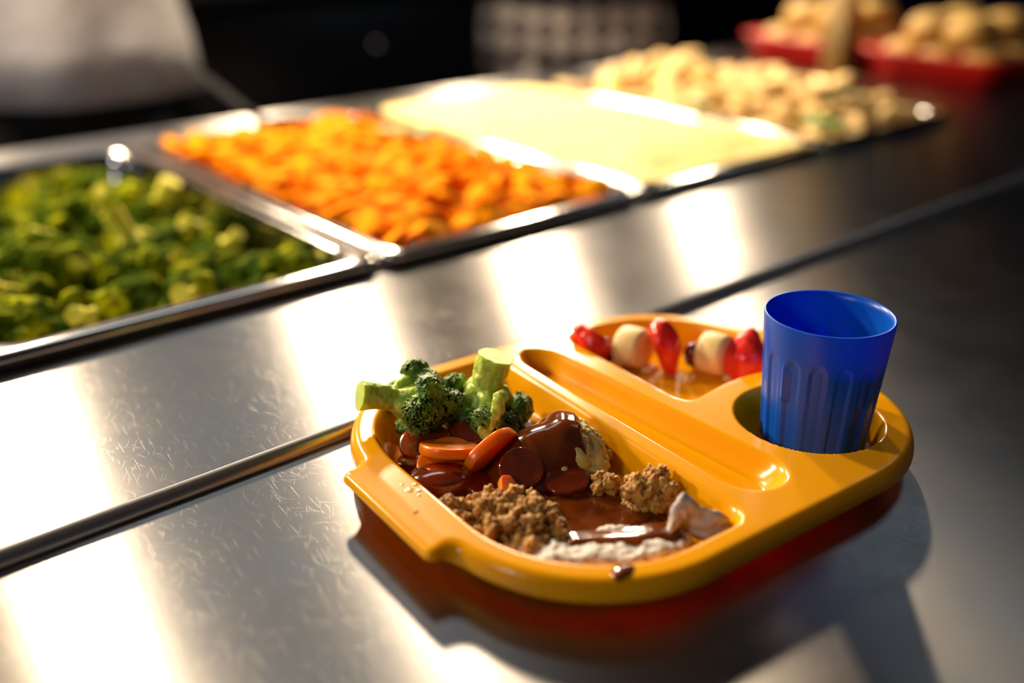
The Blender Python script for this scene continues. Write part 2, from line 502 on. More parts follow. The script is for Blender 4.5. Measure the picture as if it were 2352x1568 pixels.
# ------------------------------------------------------------------ gastronorm pans
def make_pan(cx, cy, depth):
    hx, hy = 0.1635, (PY1 - PY0) / 2
    rings = []
    for (ix, r, z) in ((-.0005, .016, ZP - .011), (-.0008, .016, ZP - .004), (0.0005, .015, ZP - .0012), (.003, .014, ZP), (.0135, .030, ZP), (.0165, .034, ZP - .001),
                       (.0185, .036, ZP - .004), (.0200, .038, ZP - .012), (.027, .042, ZP - depth + .012), (.031, .042, ZP - depth + .004), (.040, .038, ZP - depth)):
        rings.append(rrect(hx - ix, hy - ix, r, z, 10, (cx, cy)))
    return loft(rings, False, True)
pan_info = [('steel food pan holding broccoli florets, nearest at left', .075), ('steel food pan filled to the rim with sliced carrots', .075),
            ('steel food pan filled with smooth pale mash', .075), ('steel food pan heaped with sliced turkey, farthest in the row', .075)]
pans = []
for k, (lab, dep) in enumerate(pan_info):
    V, F = make_pan(PX[k] + PITCHX / 2, (PY0 + PY1) / 2, dep)
    o = obj('food_pan', V, F, MSP)
    s = o.modifiers.new('t', 'SOLIDIFY'); s.thickness = 0.0009; s.offset = -1
    tag(o, lab, 'food pan', 'steel food pans along the counter')
    pans.append(o)

# ------------------------------------------------------------------ broccoli floret builder
def floret_parts(seed, L, Rc, nh, headr, fine, stalk_r):
    """local shapes: stalk from the cut end at z=0 up, heads around the top"""
    r = rng(seed)
    fork = np.array([0, 0, L * 0.50])
    sp, sr = chain([(0, 0, 0), (0.02 * L, 0, L * .28), fork], [stalk_r * 1.05, stalk_r * .95, stalk_r * .85])
    heads = []
    for i in range(nh):
        t = (i + .5) / nh
        th = math.acos(1 - t * (1 - math.cos(math.radians(88))))
        ph = i * 2.39996 + r.uniform(-.3, .3)
        d = np.array([math.sin(th) * math.cos(ph), math.sin(th) * math.sin(ph), math.cos(th)])
        rr = Rc * r.uniform(.85, 1.1)
        h = fork + d * rr + np.array([0, 0, L * .10])
        heads.append((h, d, headr * r.uniform(.8, 1.2)))
        mid = fork + d * rr * .45 + np.array([0, 0, -L * .03])
        a, b = chain([fork * .9, mid, h - d * headr * .2], [stalk_r * .66, stalk_r * .50, stalk_r * .40])
        sp += a; sr += b
    V, F = balls(sp, sr, 2)
    SV, SF, SN = fuse(V, F, 0.0007 if fine else 0.0022, 2)
    SV = roughen(SV, SN, [(stalk_r * .12, 160, seed), (stalk_r * .05, 420, seed)])
    SV[:, 2] = np.maximum(SV[:, 2], 0.0)
    P, R = [], []
    for (h, d, hr) in heads:
        P.append(h - d * hr * .1); R.append((hr * .86,) * 3)
        nb = 230 if fine else 26
        br = hr * (.085 if fine else .26)
        for i in range(nb):
            ct = 1 - (i + .5) / nb * 1.35
            st = math.sqrt(max(0, 1 - ct * ct)); ph = i * 2.39996
            loc = np.array([st * math.cos(ph), st * math.sin(ph), ct])
            q = rot_to(d) @ loc
            lump = 1 + (.20 if fine else .10) * nz(q, 3.0, seed + hr * 999)
            P.append(h + q * hr * .93 * lump); R.append((br * r.uniform(.75, 1.3),) * 3)
    V, F = balls(P, R, 1)
    CV, CF, CN = fuse(V, F, 0.00062 if fine else 0.0024)
    return (SV, SF), (CV, CF)

def build_floret(name, parts, base, axis, spin, ms, mb):
    (SV, SF), (CV, CF) = parts
    e = empty(name, base)
    e.rotation_mode = 'QUATERNION'
    e.rotation_quaternion = Matrix(rot_to(axis, spin)).to_quaternion()
    obj('stalk', SV, SF, ms, e, local=True, recalc=False)
    obj('crown', CV, CF, mb, e, local=True, recalc=False)
    return e

# florets in the left pan -------------------------------------------------
pcx, pcy = PX[0] + PITCHX / 2, (PY0 + PY1) / 2
protos = [floret_parts(11 + k, .050, .022, 7, .0135, False, .0085) for k in range(3)]
first = []
R_ = rng(5)
FL_LABEL = 'dark green broccoli floret lying in the pile in the left steel pan'
FL_GROUP = 'broccoli florets in the left pan'
for k in range(3):
    e = build_floret('broccoli_floret', protos[k], (0, 0, 0), (0, 0, 1), 0, MSTALKP, MBUDP)
    first.append([e, False])
def place_floret(k, loc, axis, s, label):
    e, used = first[k]
    o = copy_tree(e) if used else e
    first[k][1] = True
    o.location = loc
    o.rotation_quaternion = Matrix(rot_to(axis, R_.uniform(0, 6.28))).to_quaternion()
    o.scale = (s, s, s)
    tag(o, label, 'broccoli', FL_GROUP)
    return o
cells = []
for iy in range(10):
    for ix in range(6):
        x = PX[0] + .058 + ix * .046 + R_.uniform(-.008, .008) + (.012 if iy % 2 else -.006)
        y = PY0 + .062 + iy * .046 + R_.uniform(-.008, .008)
        if x > PX[0] + PITCHX - .060: continue
        cells.append((x, y, iy))
special = {(4, 9): 0}
for n, (x, y, iy) in enumerate(cells):
    top = R_.uniform(-.058, -.034) - .010 * max(0, (iy - 6) / 3)
    a = np.array([R_.uniform(-.7, .7), R_.uniform(-.7, .7), 1.0])
    place_floret(n % 3, (x, y, top), a, R_.uniform(.82, 1.08), FL_LABEL)
# a few lying stalk-up, pale cut ends showing
for (x, y, z, ax, s, lab) in ((0.405, 1.02, .020, (-.35, .25, -.8), 1.25, 'pale broccoli stalk turned cut end up, at the back right of the broccoli heap'),
                              (0.315, 0.955, .020, (.3, -.35, -.8), 1.15, 'pale broccoli stalk sticking up in the middle of the broccoli heap'),
                              (0.418, 0.745, .010, (-.3, .3, -.8), 0.8, 'small yellow-green broccoli stem in the front right corner of the left pan'),
                              (0.170, 0.86, .022, (.3, .3, -.8), 1.2, 'pale broccoli stalk end up at the left edge of the photo, upper one'),
                              (0.142, 0.775, .018, (.4, .2, -.7), 1.1, 'pale broccoli stalk end up at the left edge of the photo, lower one'),
                              (0.285, 0.735, .008, (.5, .5, -.5), 0.8, 'yellow broccoli stem end near the middle of the broccoli pan front rim')):
    place_floret(R_.randint(3), (x, y, z + .010), ax, s * 1.12, lab)
for (x, y) in ((.35, 1.08), (.375, .93), (.25, .87), (.21, .76), (.33, .83), (.36, .72), (.25, .99), (.40, .86)):
    place_floret(R_.randint(3), (x, y, R_.uniform(.008, .018)), (R_.uniform(-.9, .9), R_.uniform(-.2, .9), -.45), R_.uniform(.7, .95), 'small broccoli piece turned stalk up among the florets of the left pan')

# ------------------------------------------------------------------ heightfield fill for pans
def fill(name, k, zfun, m, nx=60, ny=90, inset=.0205):
    x0, x1 = PX[k] + .003 + inset, PX[k] + PITCHX - .003 - inset
    y0, y1 = PY0 + inset, PY1 - inset
    cx, cy = (x0 + x1) / 2, (y0 + y1) / 2
    hx, hy, r = (x1 - x0) / 2, (y1 - y0) / 2, .036
    V = []
    for j in range(ny):
        for i in range(nx):
            a, b = -1 + 2 * i / (nx - 1), -1 + 2 * j / (ny - 1)
            x, y = a * hx, b * hy
            qx, qy = abs(x) - hx + r, abs(y) - hy + r
            if qx > 0 and qy > 0:
                l = math.hypot(qx, qy)
                mlim = r / max(l, 1e-9)
                if mlim < 1:
                    x = math.copysign(hx - r + qx * mlim, x); y = math.copysign(hy - r + qy * mlim, y)
            ed = min(hx - abs(x), hy - abs(y))
            V.append((cx + x, cy + y, zfun(cx + x, cy + y, ed)))
    n = len(V)
    F = grid_faces(nx, ny)
    # skirt down so that it has body
    edge = [i for i in range(nx)] + [j * nx + nx - 1 for j in range(1, ny)] + [(ny - 1) * nx + i for i in range(nx - 2, -1, -1)] + [j * nx for j in range(ny - 2, 0, -1)]
    b0 = len(V)
    for i in edge:
        x, y, z = V[i]
        V.append((cx + math.copysign(min(abs(x - cx), hx + inset - .0305), x - cx), cy + math.copysign(min(abs(y - cy), hy + inset - .0305), y - cy), -.035))
    ne = len(edge)
    for q in range(ne):
        F.append((edge[q], edge[(q + 1) % ne], b0 + (q + 1) % ne, b0 + q))
    F.append(tuple(range(b0, b0 + ne)))
    return obj(name, V, F, m)

def sst(a, b, x):
    t = np.clip((x - a) / (b - a), 0, 1); return t * t * (3 - 2 * t)

bed = fill('carrot_bed', 1, lambda x, y, e: .010 + .010 * float(sst(0, .08, e)) + .004 * nz((x, y, 0), 30, 3), MCARP)
tag(bed, 'mass of cooked carrots under the top slices in the second pan', 'carrots', kind='stuff')
mash = fill('mashed_potato', 2, lambda x, y, e: ZP + .0015 + .014 * float(sst(.0, .10, e)) + .004 * nz((x, y, 0), 11, 7) * float(sst(0, .03, e)) + .0015 * nz((x, y, 0), 50, 2) * float(sst(0, .02, e)), MMASHP, inset=.0105)
tag(mash, 'smooth pale yellow mash filling the third steel pan', 'mashed potato')

# ------------------------------------------------------------------ carrot slices
def coin(seed, a, b, t, dome=0.0, rag=.05):
    """irregular carrot slice in local axes, thickness along z"""
    n = 40
    r = rng(seed); ph = r.uniform(0, 6.28, 4)
    def ring(sc, z):
        P = []
        for i in range(n):
            th = 2 * math.pi * i / n
            w = 1 + rag * (math.sin(2 * th + ph[0]) * .5 + math.sin(3 * th + ph[1]) * .5 + math.sin(5 * th + ph[2]) * .25)
            P.append((a * sc * w * math.cos(th), b * sc * w * math.sin(th), z))
        return np.array(P)
    h = t / 2
    rings = [ring(.02, -h), ring(.55, -h), ring(.945, -h), ring(.985, -h * .86), ring(1.0, -h * .55), ring(1.01, 0), ring(1.0, h * .55), ring(.985, h * .86), ring(.945, h + dome * .05), ring(.88, h + dome * .2), ring(.72, h + dome * .55), ring(.45, h + dome * .88), ring(.02, h + dome)]
    return loft(rings)

def carrot(seed, u, v, z, a, b, t, normal, spin, m, label, dome=0.0, rag=.05, name='carrot_slice'):
    V, F = coin(seed, a, b, t, dome, rag)
    V = V @ rot_to(normal, spin).T
    V = V + W(u, v, z)
    o = obj(name, V, F, m)
    tag(o, label, 'carrot', 'carrot slices on the yellow tray')
    return o

# pan slices (shared meshes)
cproto = []
for k in range(4):
    V, F = coin(60 + k, .0165 - .001 * k, .0150 - .001 * k, .006, .001)
    me = mk_mesh('carrot_slice', V, F, MCARP); fix_normals(me); cproto.append(me)
R_ = rng(21)
n = 0
for iy in range(20):
    for ix in range(12):
        x = PX[1] + .036 + ix * .0245 + R_.uniform(-.008, .008)
        y = PY0 + .036 + iy * .0255 + R_.uniform(-.008, .008)
        x = min(max(x, PX[1] + .033), PX[1] + PITCHX - .033); y = min(max(y, PY0 + .034), PY1 - .034)
        e = min(x - PX[1] - .02, PX[1] + PITCHX - .02 - x, y - PY0 - .02, PY1 - .02 - y)
        o = bpy.data.objects.new('carrot_slice', cproto[n % 4]); COL.objects.link(o)
        o.location = (x, y, .0185 + .011 * float(sst(0, .08, e)) + R_.uniform(-.002, .005))
        o.rotation_euler = (R_.uniform(-.6, .6), R_.uniform(-.6, .6), R_.uniform(0, 6.28))
        tag(o, 'blurred orange carrot slice on top of the carrot pan', 'carrot', 'carrot slices in the second pan')
        n += 1

# ------------------------------------------------------------------ parsley, serving spoon
def leaf_mesh(seed, L, wd, lobes=3):
    """a small lobed leaf with some curl and thickness, along +x"""
    r = rng(seed); top = []
    n = 9
    for i in range(n):
        t = i / (n - 1)
        w = wd * math.sin(math.pi * min(1, t * .95 + .04)) ** .7 * (1 + .35 * math.cos(t * lobes * 6.28))
        top.append((t * L, w, .12 * L * math.sin(t * 3) + .15 * w))
    V = []
    for (x, w, z) in top:
        V += [(x, -w, z), (x, 0, z - w * .3), (x, w, z)]
    F = grid_faces(3, n)
    V = np.array(V); lo = V.copy(); lo[:, 2] -= .0006
    m = len(V)
    F2 = [tuple(i + m for i in f)[::-1] for f in F]
    b = [3 * i for i in range(n)] + [3 * (n - 1) + 1] + [3 * i + 2 for i in range(n - 1, -1, -1)] + [1]
    S = [(b[i], b[(i + 1) % len(b)], b[(i + 1) % len(b)] + m, b[i] + m) for i in range(len(b))]
    return np.vstack([V, lo]), F + F2 + S

def sprig(loc, rz, label, s=1.0, grp=None):
    e = empty('parsley_sprig', loc); e.rotation_euler = (0, 0, rz); e.scale = (s, s, s)
    P, Rr = chain([(-.022, 0, .002), (0, .001, .004), (.012, 0, .006)], [.0012, .001, .0008], .8)
    V, F = balls(P, Rr, 1); V, F, _ = fuse(V, F, .0007); obj('stem', V, F, MLEAF, e, local=True)
    for k, (x, a) in enumerate(((-.012, 1.1), (-.006, -1.2), (.008, .6), (.010, -.5), (-.020, 2.6), (-.002, 1.6))):
        V, F = leaf_mesh(k, .024, .009); c, q = math.cos(a), math.sin(a)
        V = V @ np.array([[c, q, 0], [-q, c, 0], [0, 0, 1]]) + np.array([x, 0, .005])
        obj('leaf', V, F, MLEAF, e, local=True)
    return tag(e, label, 'parsley', grp)
sprig((0.715, 1.005, .036), -.45, 'green parsley sprig lying on the carrots', 1.25)

sp = tag(empty('serving_spoon', (0.60, 1.19, .03)), 'dark serving spoon standing in the back of the carrot pan, handle up to the left', 'spoon')
bowl = []
for k, (rr, z) in enumerate(((.002, -.012), (.014, -.010), (.024, -.003), (.029, .006), (.0275, .006), (.022, -.001), (.013, -.008), (.002, -.010))):
    bowl.append(np.array([(rr * 1.35 * math.cos(t) + .625, rr * math.sin(t) + 1.175, .034 + z) for t in np.linspace(0, 6.283, 25)[:-1]]))
V, F = loft(bowl); obj('spoon_bowl', V, F, MSPOON, sp)
P = [(0.605, 1.195, .041), (0.60, 1.23, .050), (0.597, 1.29, .067), (0.592, 1.35, .082), (0.589, 1.41, .094)]
rings = []
for i, p in enumerate(P):
    w = (.007, .008, .009, .011, .012)[i]
    rings.append(np.array([(p[0] + w * math.cos(t), p[1] - .1 * .003 * math.sin(t), p[2] + .0025 * math.sin(t)) for t in np.linspace(0, 6.283, 13)[:-1]]))
V, F = loft(rings); obj('spoon_handle', V, F, MSPOON, sp)

# ------------------------------------------------------------------ turkey in the far pan
R_ = rng(31)
tproto = []
for k in range(4):
    P, Rr = [], []
    for i in range(14):
        P.append((R_.uniform(-.030, .030), R_.uniform(-.018, .018), R_.uniform(-.006, .008))); Rr.append((R_.uniform(.012, .018), R_.uniform(.010, .015), R_.uniform(.006, .009)))
    V, F = balls(P, Rr, 2); V, F, N = fuse(V, F, .003); V = roughen(V, N, [(.004, 60, k), (.002, 150, k)])
    me = mk_mesh('turkey_slice', V, F, MTURKP); tproto.append(me)
n = 0
for lay in range(3):
    for iy in range(8 - lay):
        for ix in range(4 - lay):
            x = PX[3] + .056 + lay * .036 + ix * .076 + R_.uniform(-.012, .012)
            y = PY0 + .055 + lay * .032 + iy * .064 + R_.uniform(-.012, .012)
            o = bpy.data.objects.new('turkey_slice', tproto[n % 4]); COL.objects.link(o)
            o.location = (x, y, .012 + lay * .020 + R_.uniform(-.003, .004))
            o.rotation_euler = (R_.uniform(-.4, .4), R_.uniform(-.4, .4), R_.uniform(0, 6.28))
            tag(o, 'blurred pale turkey slice heaped in the farthest steel pan', 'turkey', 'turkey slices in the far pan')
            n += 1
for (x, y, lab, rz) in ((1.155, .93, 'green garnish leaf at the left side of the turkey heap', .4), (1.185, .735, 'green garnish leaf at the front left corner of the turkey pan', 1.4), (1.30, .80, 'green garnish leaf on the front of the turkey heap', 2.2)):
    sprig((x, y, .030 if x < 1.25 else .045), rz, lab, 1.1, 'green garnish on the turkey')

# ------------------------------------------------------------------ red trays with bread rolls
def bread_tray(x0, x1, y0, y1, lab):
    c = ((x0 + x1) / 2, (y0 + y1) / 2); hx, hy = (x1 - x0) / 2, (y1 - y0) / 2
    rings = [rrect(hx - .016, hy - .016, .02, ZT + .0008, 6, c), rrect(hx - .002, hy - .002, .025, .050, 6, c), rrect(hx + .006, hy + .006, .028, .052, 6, c), rrect(hx + .006, hy + .006, .028, .056, 6, c),
             rrect(hx - .005, hy - .005, .024, .056, 6, c), rrect(hx - .018, hy - .018, .018, ZT + .006, 6, c)]
    V, F = loft(rings)
    return tag(obj('bread_tray', V, F, MRED), lab, 'tray', 'red trays of bread')
bread_tray(1.735, 2.02, 1.035, 1.285, 'red plastic tray of bread rolls, behind the gantry post')
bread_tray(1.735, 2.02, 0.765, 1.015, 'red plastic tray of bread rolls, at the far right end')
def roll_mesh(seed):
    r = rng(seed); rings = []
    for (s, z) in ((.5, 0), (.85, .004), (1, .018), (.98, .032), (.82, .044), (.5, .051), (.05, .053)):
        P = rrect(.052 * s, .038 * s, .03 * s, z, 6)
        rings.append(P)
    V, F = loft(rings)
    return V, F
V, F = roll_mesh(1); rme = mk_mesh('bread_roll', V, F, MBREAD); fix_normals(rme)
R_ = rng(8)
for (ya, lab) in ((1.16, 'golden bread roll piled in the red tray behind the post'), (0.89, 'golden bread roll piled in the red tray at far right')):
    for lay in range(2):
        for ix in range(2):
            for iy in range(3 if lay == 0 else 2):
                o = bpy.data.objects.new('bread_roll', rme); COL.objects.link(o)
                o.location = (1.815 + ix * .112 + R_.uniform(-.006, .006) + .01 * lay, ya + (iy - (1 if lay == 0 else .5)) * .078 + R_.uniform(-.004, .004), ZT + .0075 + lay * .050)
                o.rotation_euler = (0, 0, R_.uniform(-.12, .12))
                tag(o, lab, 'bread roll', 'bread rolls ' + ('behind the post' if ya > 1 else 'at far right'))

# ------------------------------------------------------------------ people behind the counter
def skin_body(name, nodes, edges, m, parent, sub=1):
    me = bpy.data.meshes.new(name)
    me.from_pydata([n_[:3] for n_ in nodes], edges, [])
    o = bpy.data.objects.new(name, me); COL.objects.link(o)
    md = o.modifiers.new('k', 'SKIN'); md.use_smooth_shade = True
    for i, n_ in enumerate(nodes):
        me.skin_vertices[0].data[i].radius = (n_[3], n_[4] if len(n_) > 4 else n_[3])
    me.skin_vertices[0].data[0].use_root = True
    ss = o.modifiers.new('s', 'SUBSURF'); ss.levels = sub; ss.render_levels = sub
    dg = bpy.context.evaluated_depsgraph_get(); dg.update()
    nm = bpy.data.meshes.new_from_object(o.evaluated_get(dg)); nm.name = name
    bpy.data.objects.remove(o)
    nm.materials.clear(); nm.materials.append(m)
    nm.polygons.foreach_set('use_smooth', [True] * len(nm.polygons))
    o = bpy.data.objects.new(name, nm); COL.objects.link(o); o.parent = parent
    return o

def tube_cloth(name, rings, m, parent, seed, amp=.012):
    """open cloth tube with folds; rings = (cx, cy, rx, ry, z)"""
    n = 48; RR = []
    for k, (cx, cy, rx, ry, z) in enumerate(rings):
        P = []
        for i in range(n):
            t = 2 * math.pi * i / n
            f = 1 + amp / max(rx, .05) * math.sin(5 * t + seed + z * 3) + amp * .6 / max(rx, .05) * math.sin(9 * t + 2 * seed - z * 5)
            P.append((cx + rx * f * math.cos(t), cy + ry * f * math.sin(t), z))
        RR.append(np.array(P))
    V, F = loft(RR, False, False)
    o = obj(name, V, F, m, parent, local=True)
    s = o.modifiers.new('t', 'SOLIDIFY'); s.thickness = .004; s.offset = -1
    return o

def person(name, loc, rz, label, jacket_mat, trouser_mat, hem, hips=1.0):
    e = empty('person', loc); e.rotation_euler = (0, 0, rz)
    tag(e, label, 'person')
    N = [(0, 0, .95, .13 * hips, .10), (0, 0, 1.12, .125, .09), (0, .01, 1.32, .15, .10), (0, .01, 1.43, .12, .08), (0, 0, 1.50, .055), (0, -.02, 1.57, .06), (0, -.03, 1.66, .085, .10), (0, -.02, 1.74, .07, .08),
         (.17, 0, 1.42, .055), (.24, .03, 1.19, .042), (.20, -.20, 1.22, .034), (.185, -.27, 1.24, .03, .018),
         (-.17, 0, 1.42, .055), (-.24, .03, 1.19, .042), (-.20, -.20, 1.22, .034), (-.185, -.27, 1.24, .03, .018),
         (.10, 0, .86, .088), (.105, -.02, .50, .058), (.105, .01, .10, .042), (.105, -.12, .045, .038, .03),
         (-.10, 0, .86, .088), (-.105, -.02, .50, .058), (-.105, .01, .10, .042), (-.105, -.12, .045, .038, .03)]
    E_ = [(0, 1), (1, 2), (2, 3), (3, 4), (4, 5), (5, 6), (6, 7), (3, 8), (8, 9), (9, 10), (10, 11), (3, 12), (12, 13), (13, 14), (14, 15), (0, 16), (16, 17), (17, 18), (18, 19), (0, 20), (20, 21), (21, 22), (22, 23)]
    # five fingers on each hand
    for s, hnd in ((1, 11), (-1, 15)):
        for f in range(5):
            a = len(N)
            off = (f - 2) * .012
            if f == 4: p = [(s * .185 - s * .035, -.285, 1.245, .010), (s * .185 - s * .045, -.315, 1.25, .008)]
            else:
                ln = (.045, .055, .058, .048)[f]
                p = [(s * .185 + off, -.30, 1.245, .010), (s * .185 + off, -.30 - ln, 1.235, .0085)]
            N += p; E_ += [(hnd, a), (a, a + 1)]
    skin_body('body', N, E_, MSKIN, e, 2)
    # face pieces and hair
    V, F = balls([(0, -.115, 1.655)], [(.013, .02, .018)], 2); obj('nose', V, F, MSKIN, e, local=True)
    V, F = balls([(0, .005, 1.70)], [(.095, .105, .085)], 3); obj('hair', V, F, MHAIR, e, local=True)
    tube_cloth('trousers', [(0, 0, .185 * hips, .135, 1.0), (0, 0, .195 * hips, .15, .90), (0, 0, .195 * hips, .145, .80)], trouser_mat, e, 1.0, .004)
    for s in (1, -1):
        tube_cloth('trouser_leg', [(s * .095, 0, .105 * hips, .125, .84), (s * .10, -.01, .095, .105, .62), (s * .105, -.01, .082, .085, .40), (s * .105, .01, .075, .08, .06)], trouser_mat, e, 2.0 + s, .005)
    tube_cloth('jacket', [(0, 0, .245, .185, hem), (0, 0, .235, .178, hem + .10), (0, 0, .215, .16, hem + .22), (0, 0, .225, .16, 1.30), (0, 0, .20, .13, 1.42), (0, 0, .10, .09, 1.50)], jacket_mat, e, .4, .010)
    for s in (1, -1):
        tube_cloth('sleeve', [(s * .17, 0, .085, .085, 1.43), (s * .215, .01, .072, .07, 1.30), (s * .24, .02, .064, .062, 1.17)], jacket_mat, e, 3.0 + s, .004)
    return e

person('person', (0.615, 2.01, -0.90), math.radians(-20), 'person in a white jacket and black trousers behind the counter at left', MWHITE, MBLACK, .865)
person('person', (1.86, 1.90, -0.90), math.radians(-45), 'person in checked trousers and a dark blue top behind the mash pan', MNAVY, MCHECK, .985, 1.22)

# ------------------------------------------------------------------ yellow tray
def sd_rr(u, v, hu, hv, r):
    qx, qy = np.abs(u) - hu + r, np.abs(v) - hv + r
    return np.minimum(np.maximum(qx, qy), 0) + np.hypot(np.maximum(qx, 0), np.maximum(qy, 0)) - r
def smax(a, b, k):
    h = np.maximum(k - np.abs(a - b), 0) / k; return np.maximum(a, b) + h * h * k / 4
def smin(a, b, k): return -smax(-a, -b, k)
TOP = 22.5
def body_sd(u, v): return sd_rr(u, v, 159.0, 131.0, 93.0)
def outline(u, v):
    d = body_sd(u, v)
    t = sd_rr(np.abs(u) - 140.0, v, 32.5, 46.5, 5.0)
    return smin(d, t, 9.0)
def wall(d, depth, w):
    """d<0 inside; rounded shoulder and foot"""
    return depth * sst(0.0, w, -d)
def comp_main(u, v): return smax(body_sd(u, v) + 13.5, u + 19.5 - .02 * v, 16)
def comp_slot(u, v): return smax(smax(-u - 11.5, u - (26 - .062 * v), 4), smax(v - 117 - .0 * u, -v - 106, 4) + 0 * u, 26)
def comp_fruit(u, v):
    d = smax(body_sd(u, v) + 13.0, 37.0 - u, 18)
    d = smax(d, -(v + 9.0), 14)
    return smax(d, 57.5 - np.hypot(u - 86, v + 63), 14)
def comp_cup(u, v): return np.hypot(u - 86, v + 63) - 44.5
def tray_z(u, v):
    D = outline(u, v)
    din = np.maximum(-D, 0)
    tabm = sst(-1.0, 9.0, body_sd(u, v))
    r = 6.0
    z = TOP - 1.2 * tabm - np.where(din < r, r - np.sqrt(np.maximum(r * r - (r - np.minimum(din, r)) ** 2, 0)), 0) * (1 - .45 * tabm)
    dep = wall(comp_main(u, v), 19.1, 11.0)
    sl = comp_slot(u, v)
    slot = wall(sl, 10.0, 8.0) + 3.0 * sst(-9, 3, u - (3 - .02 * v)) * sst(-6, -10, sl)
    dep = np.maximum(dep, slot)
    dep = np.maximum(dep, wall(comp_fruit(u, v), 17.2, 10.0))
    dep = np.maximum(dep, wall(comp_cup(u, v), 19.1, 5.0))
    return z - dep

def build_tray():
    st = 1.2
    us = np.arange(-174, 174.01, st); vs = np.arange(-134, 134.01, st)
    U, Vv = np.meshgrid(us, vs)
    D = outline(U, Vv)
    nx, ny = len(us), len(vs)
    inside = D <= 0
    keep = np.zeros_like(inside)
    cells = []
    for j in range(ny - 1):
        for i in range(nx - 1):
            c = inside[j:j + 2, i:i + 2]
            if c.sum() >= 2 and D[j:j + 2, i:i + 2].max() < st * 1.2 or c.all():
                cells.append((j, i)); keep[j:j + 2, i:i + 2] = True
    # verts outside (or a hair inside) of the rim go onto the outline
    e = .05
    for _ in range(4):
        D = outline(U, Vv)
        gu = (outline(U + e, Vv) - outline(U - e, Vv)) / (2 * e); gv = (outline(U, Vv + e) - outline(U, Vv - e)) / (2 * e)
        gl = np.maximum(np.hypot(gu, gv), .3)
        sel = (D > 0)
        U = np.where(sel, U - D * gu / gl ** 2, U); Vv = np.where(sel, Vv - D * gv / gl ** 2, Vv)
    idx = -np.ones((ny, nx), int); ids = np.argwhere(keep)
    for n_, (j, i) in enumerate(ids): idx[j, i] = n_
    P = np.array([(U[j, i], Vv[j, i]) for j, i in ids])
    Z = tray_z(P[:, 0], P[:, 1])
    F = [(idx[j, i], idx[j, i + 1], idx[j + 1, i + 1], idx[j + 1, i]) for j, i in cells]
    # boundary loop -> snap to outline, then skirt rings
    cnt_ = {}
    for f in F:
        for a, b in zip(f, f[1:] + f[:1]): cnt_[(a, b)] = 1
    nxt = {a: b for (a, b) in cnt_ if (b, a) not in cnt_}
    start = next(iter(nxt)); loop = [start]
    while nxt[loop[-1]] != start: loop.append(nxt[loop[-1]])
    lp = np.array(loop)
    for _ in range(5):
        q = P[lp]; d = outline(q[:, 0], q[:, 1])
        gu = (outline(q[:, 0] + e, q[:, 1]) - outline(q[:, 0] - e, q[:, 1])) / (2 * e); gv = (outline(q[:, 0], q[:, 1] + e) - outline(q[:, 0], q[:, 1] - e)) / (2 * e)
        gl = np.maximum(np.hypot(gu, gv), .3)
        P[lp] = q - np.stack([d * gu / gl ** 2, d * gv / gl ** 2], 1)
    Z = tray_z(P[:, 0], P[:, 1])
    tabm = sst(-1.0, 9.0, body_sd(P[lp, 0], P[lp, 1]))
    n0 = len(P); V = [tuple(W(p[0], p[1], z / 1000)) for p, z in zip(P, Z)]
    q = P[lp]
    gu = (outline(q[:, 0] + 1, q[:, 1]) - outline(q[:, 0] - 1, q[:, 1])) / 2; gv = (outline(q[:, 0], q[:, 1] + 1) - outline(q[:, 0], q[:, 1] - 1)) / 2
    nl = len(lp)
    z0 = Z[lp]
    zb = 11.0 * (1 - tabm) + 15.5 * tabm
    prev = list(lp)
    for (t, o_) in ((.35, .35), (.75, .45), (1.0, .1), (1.06, -.9), (1.0, -2.2), (.8, -2.6)):
        zz = z0 + (zb - z0) * t
        ring = []
        for k in range(nl):
            V.append(tuple(W(q[k, 0] + gu[k] * o_, q[k, 1] + gv[k] * o_, zz[k] / 1000))); ring.append(len(V) - 1)
        for k in range(nl):
            F.append((prev[k], ring[k], ring[(k + 1) % nl], prev[(k + 1) % nl]))
        prev = ring
    o = obj('meal_tray', V, F, MTRAY, recalc=True)
    s = o.modifiers.new('t', 'SOLIDIFY'); s.thickness = 0.0024; s.offset = -1
    return o
tray = build_tray()
if tray.data.polygons[len(tray.data.polygons) // 3].normal.z < 0: tray.data.flip_normals()
tag(tray, 'yellow plastic compartment meal tray with the served dinner on the steel shelf', 'tray')

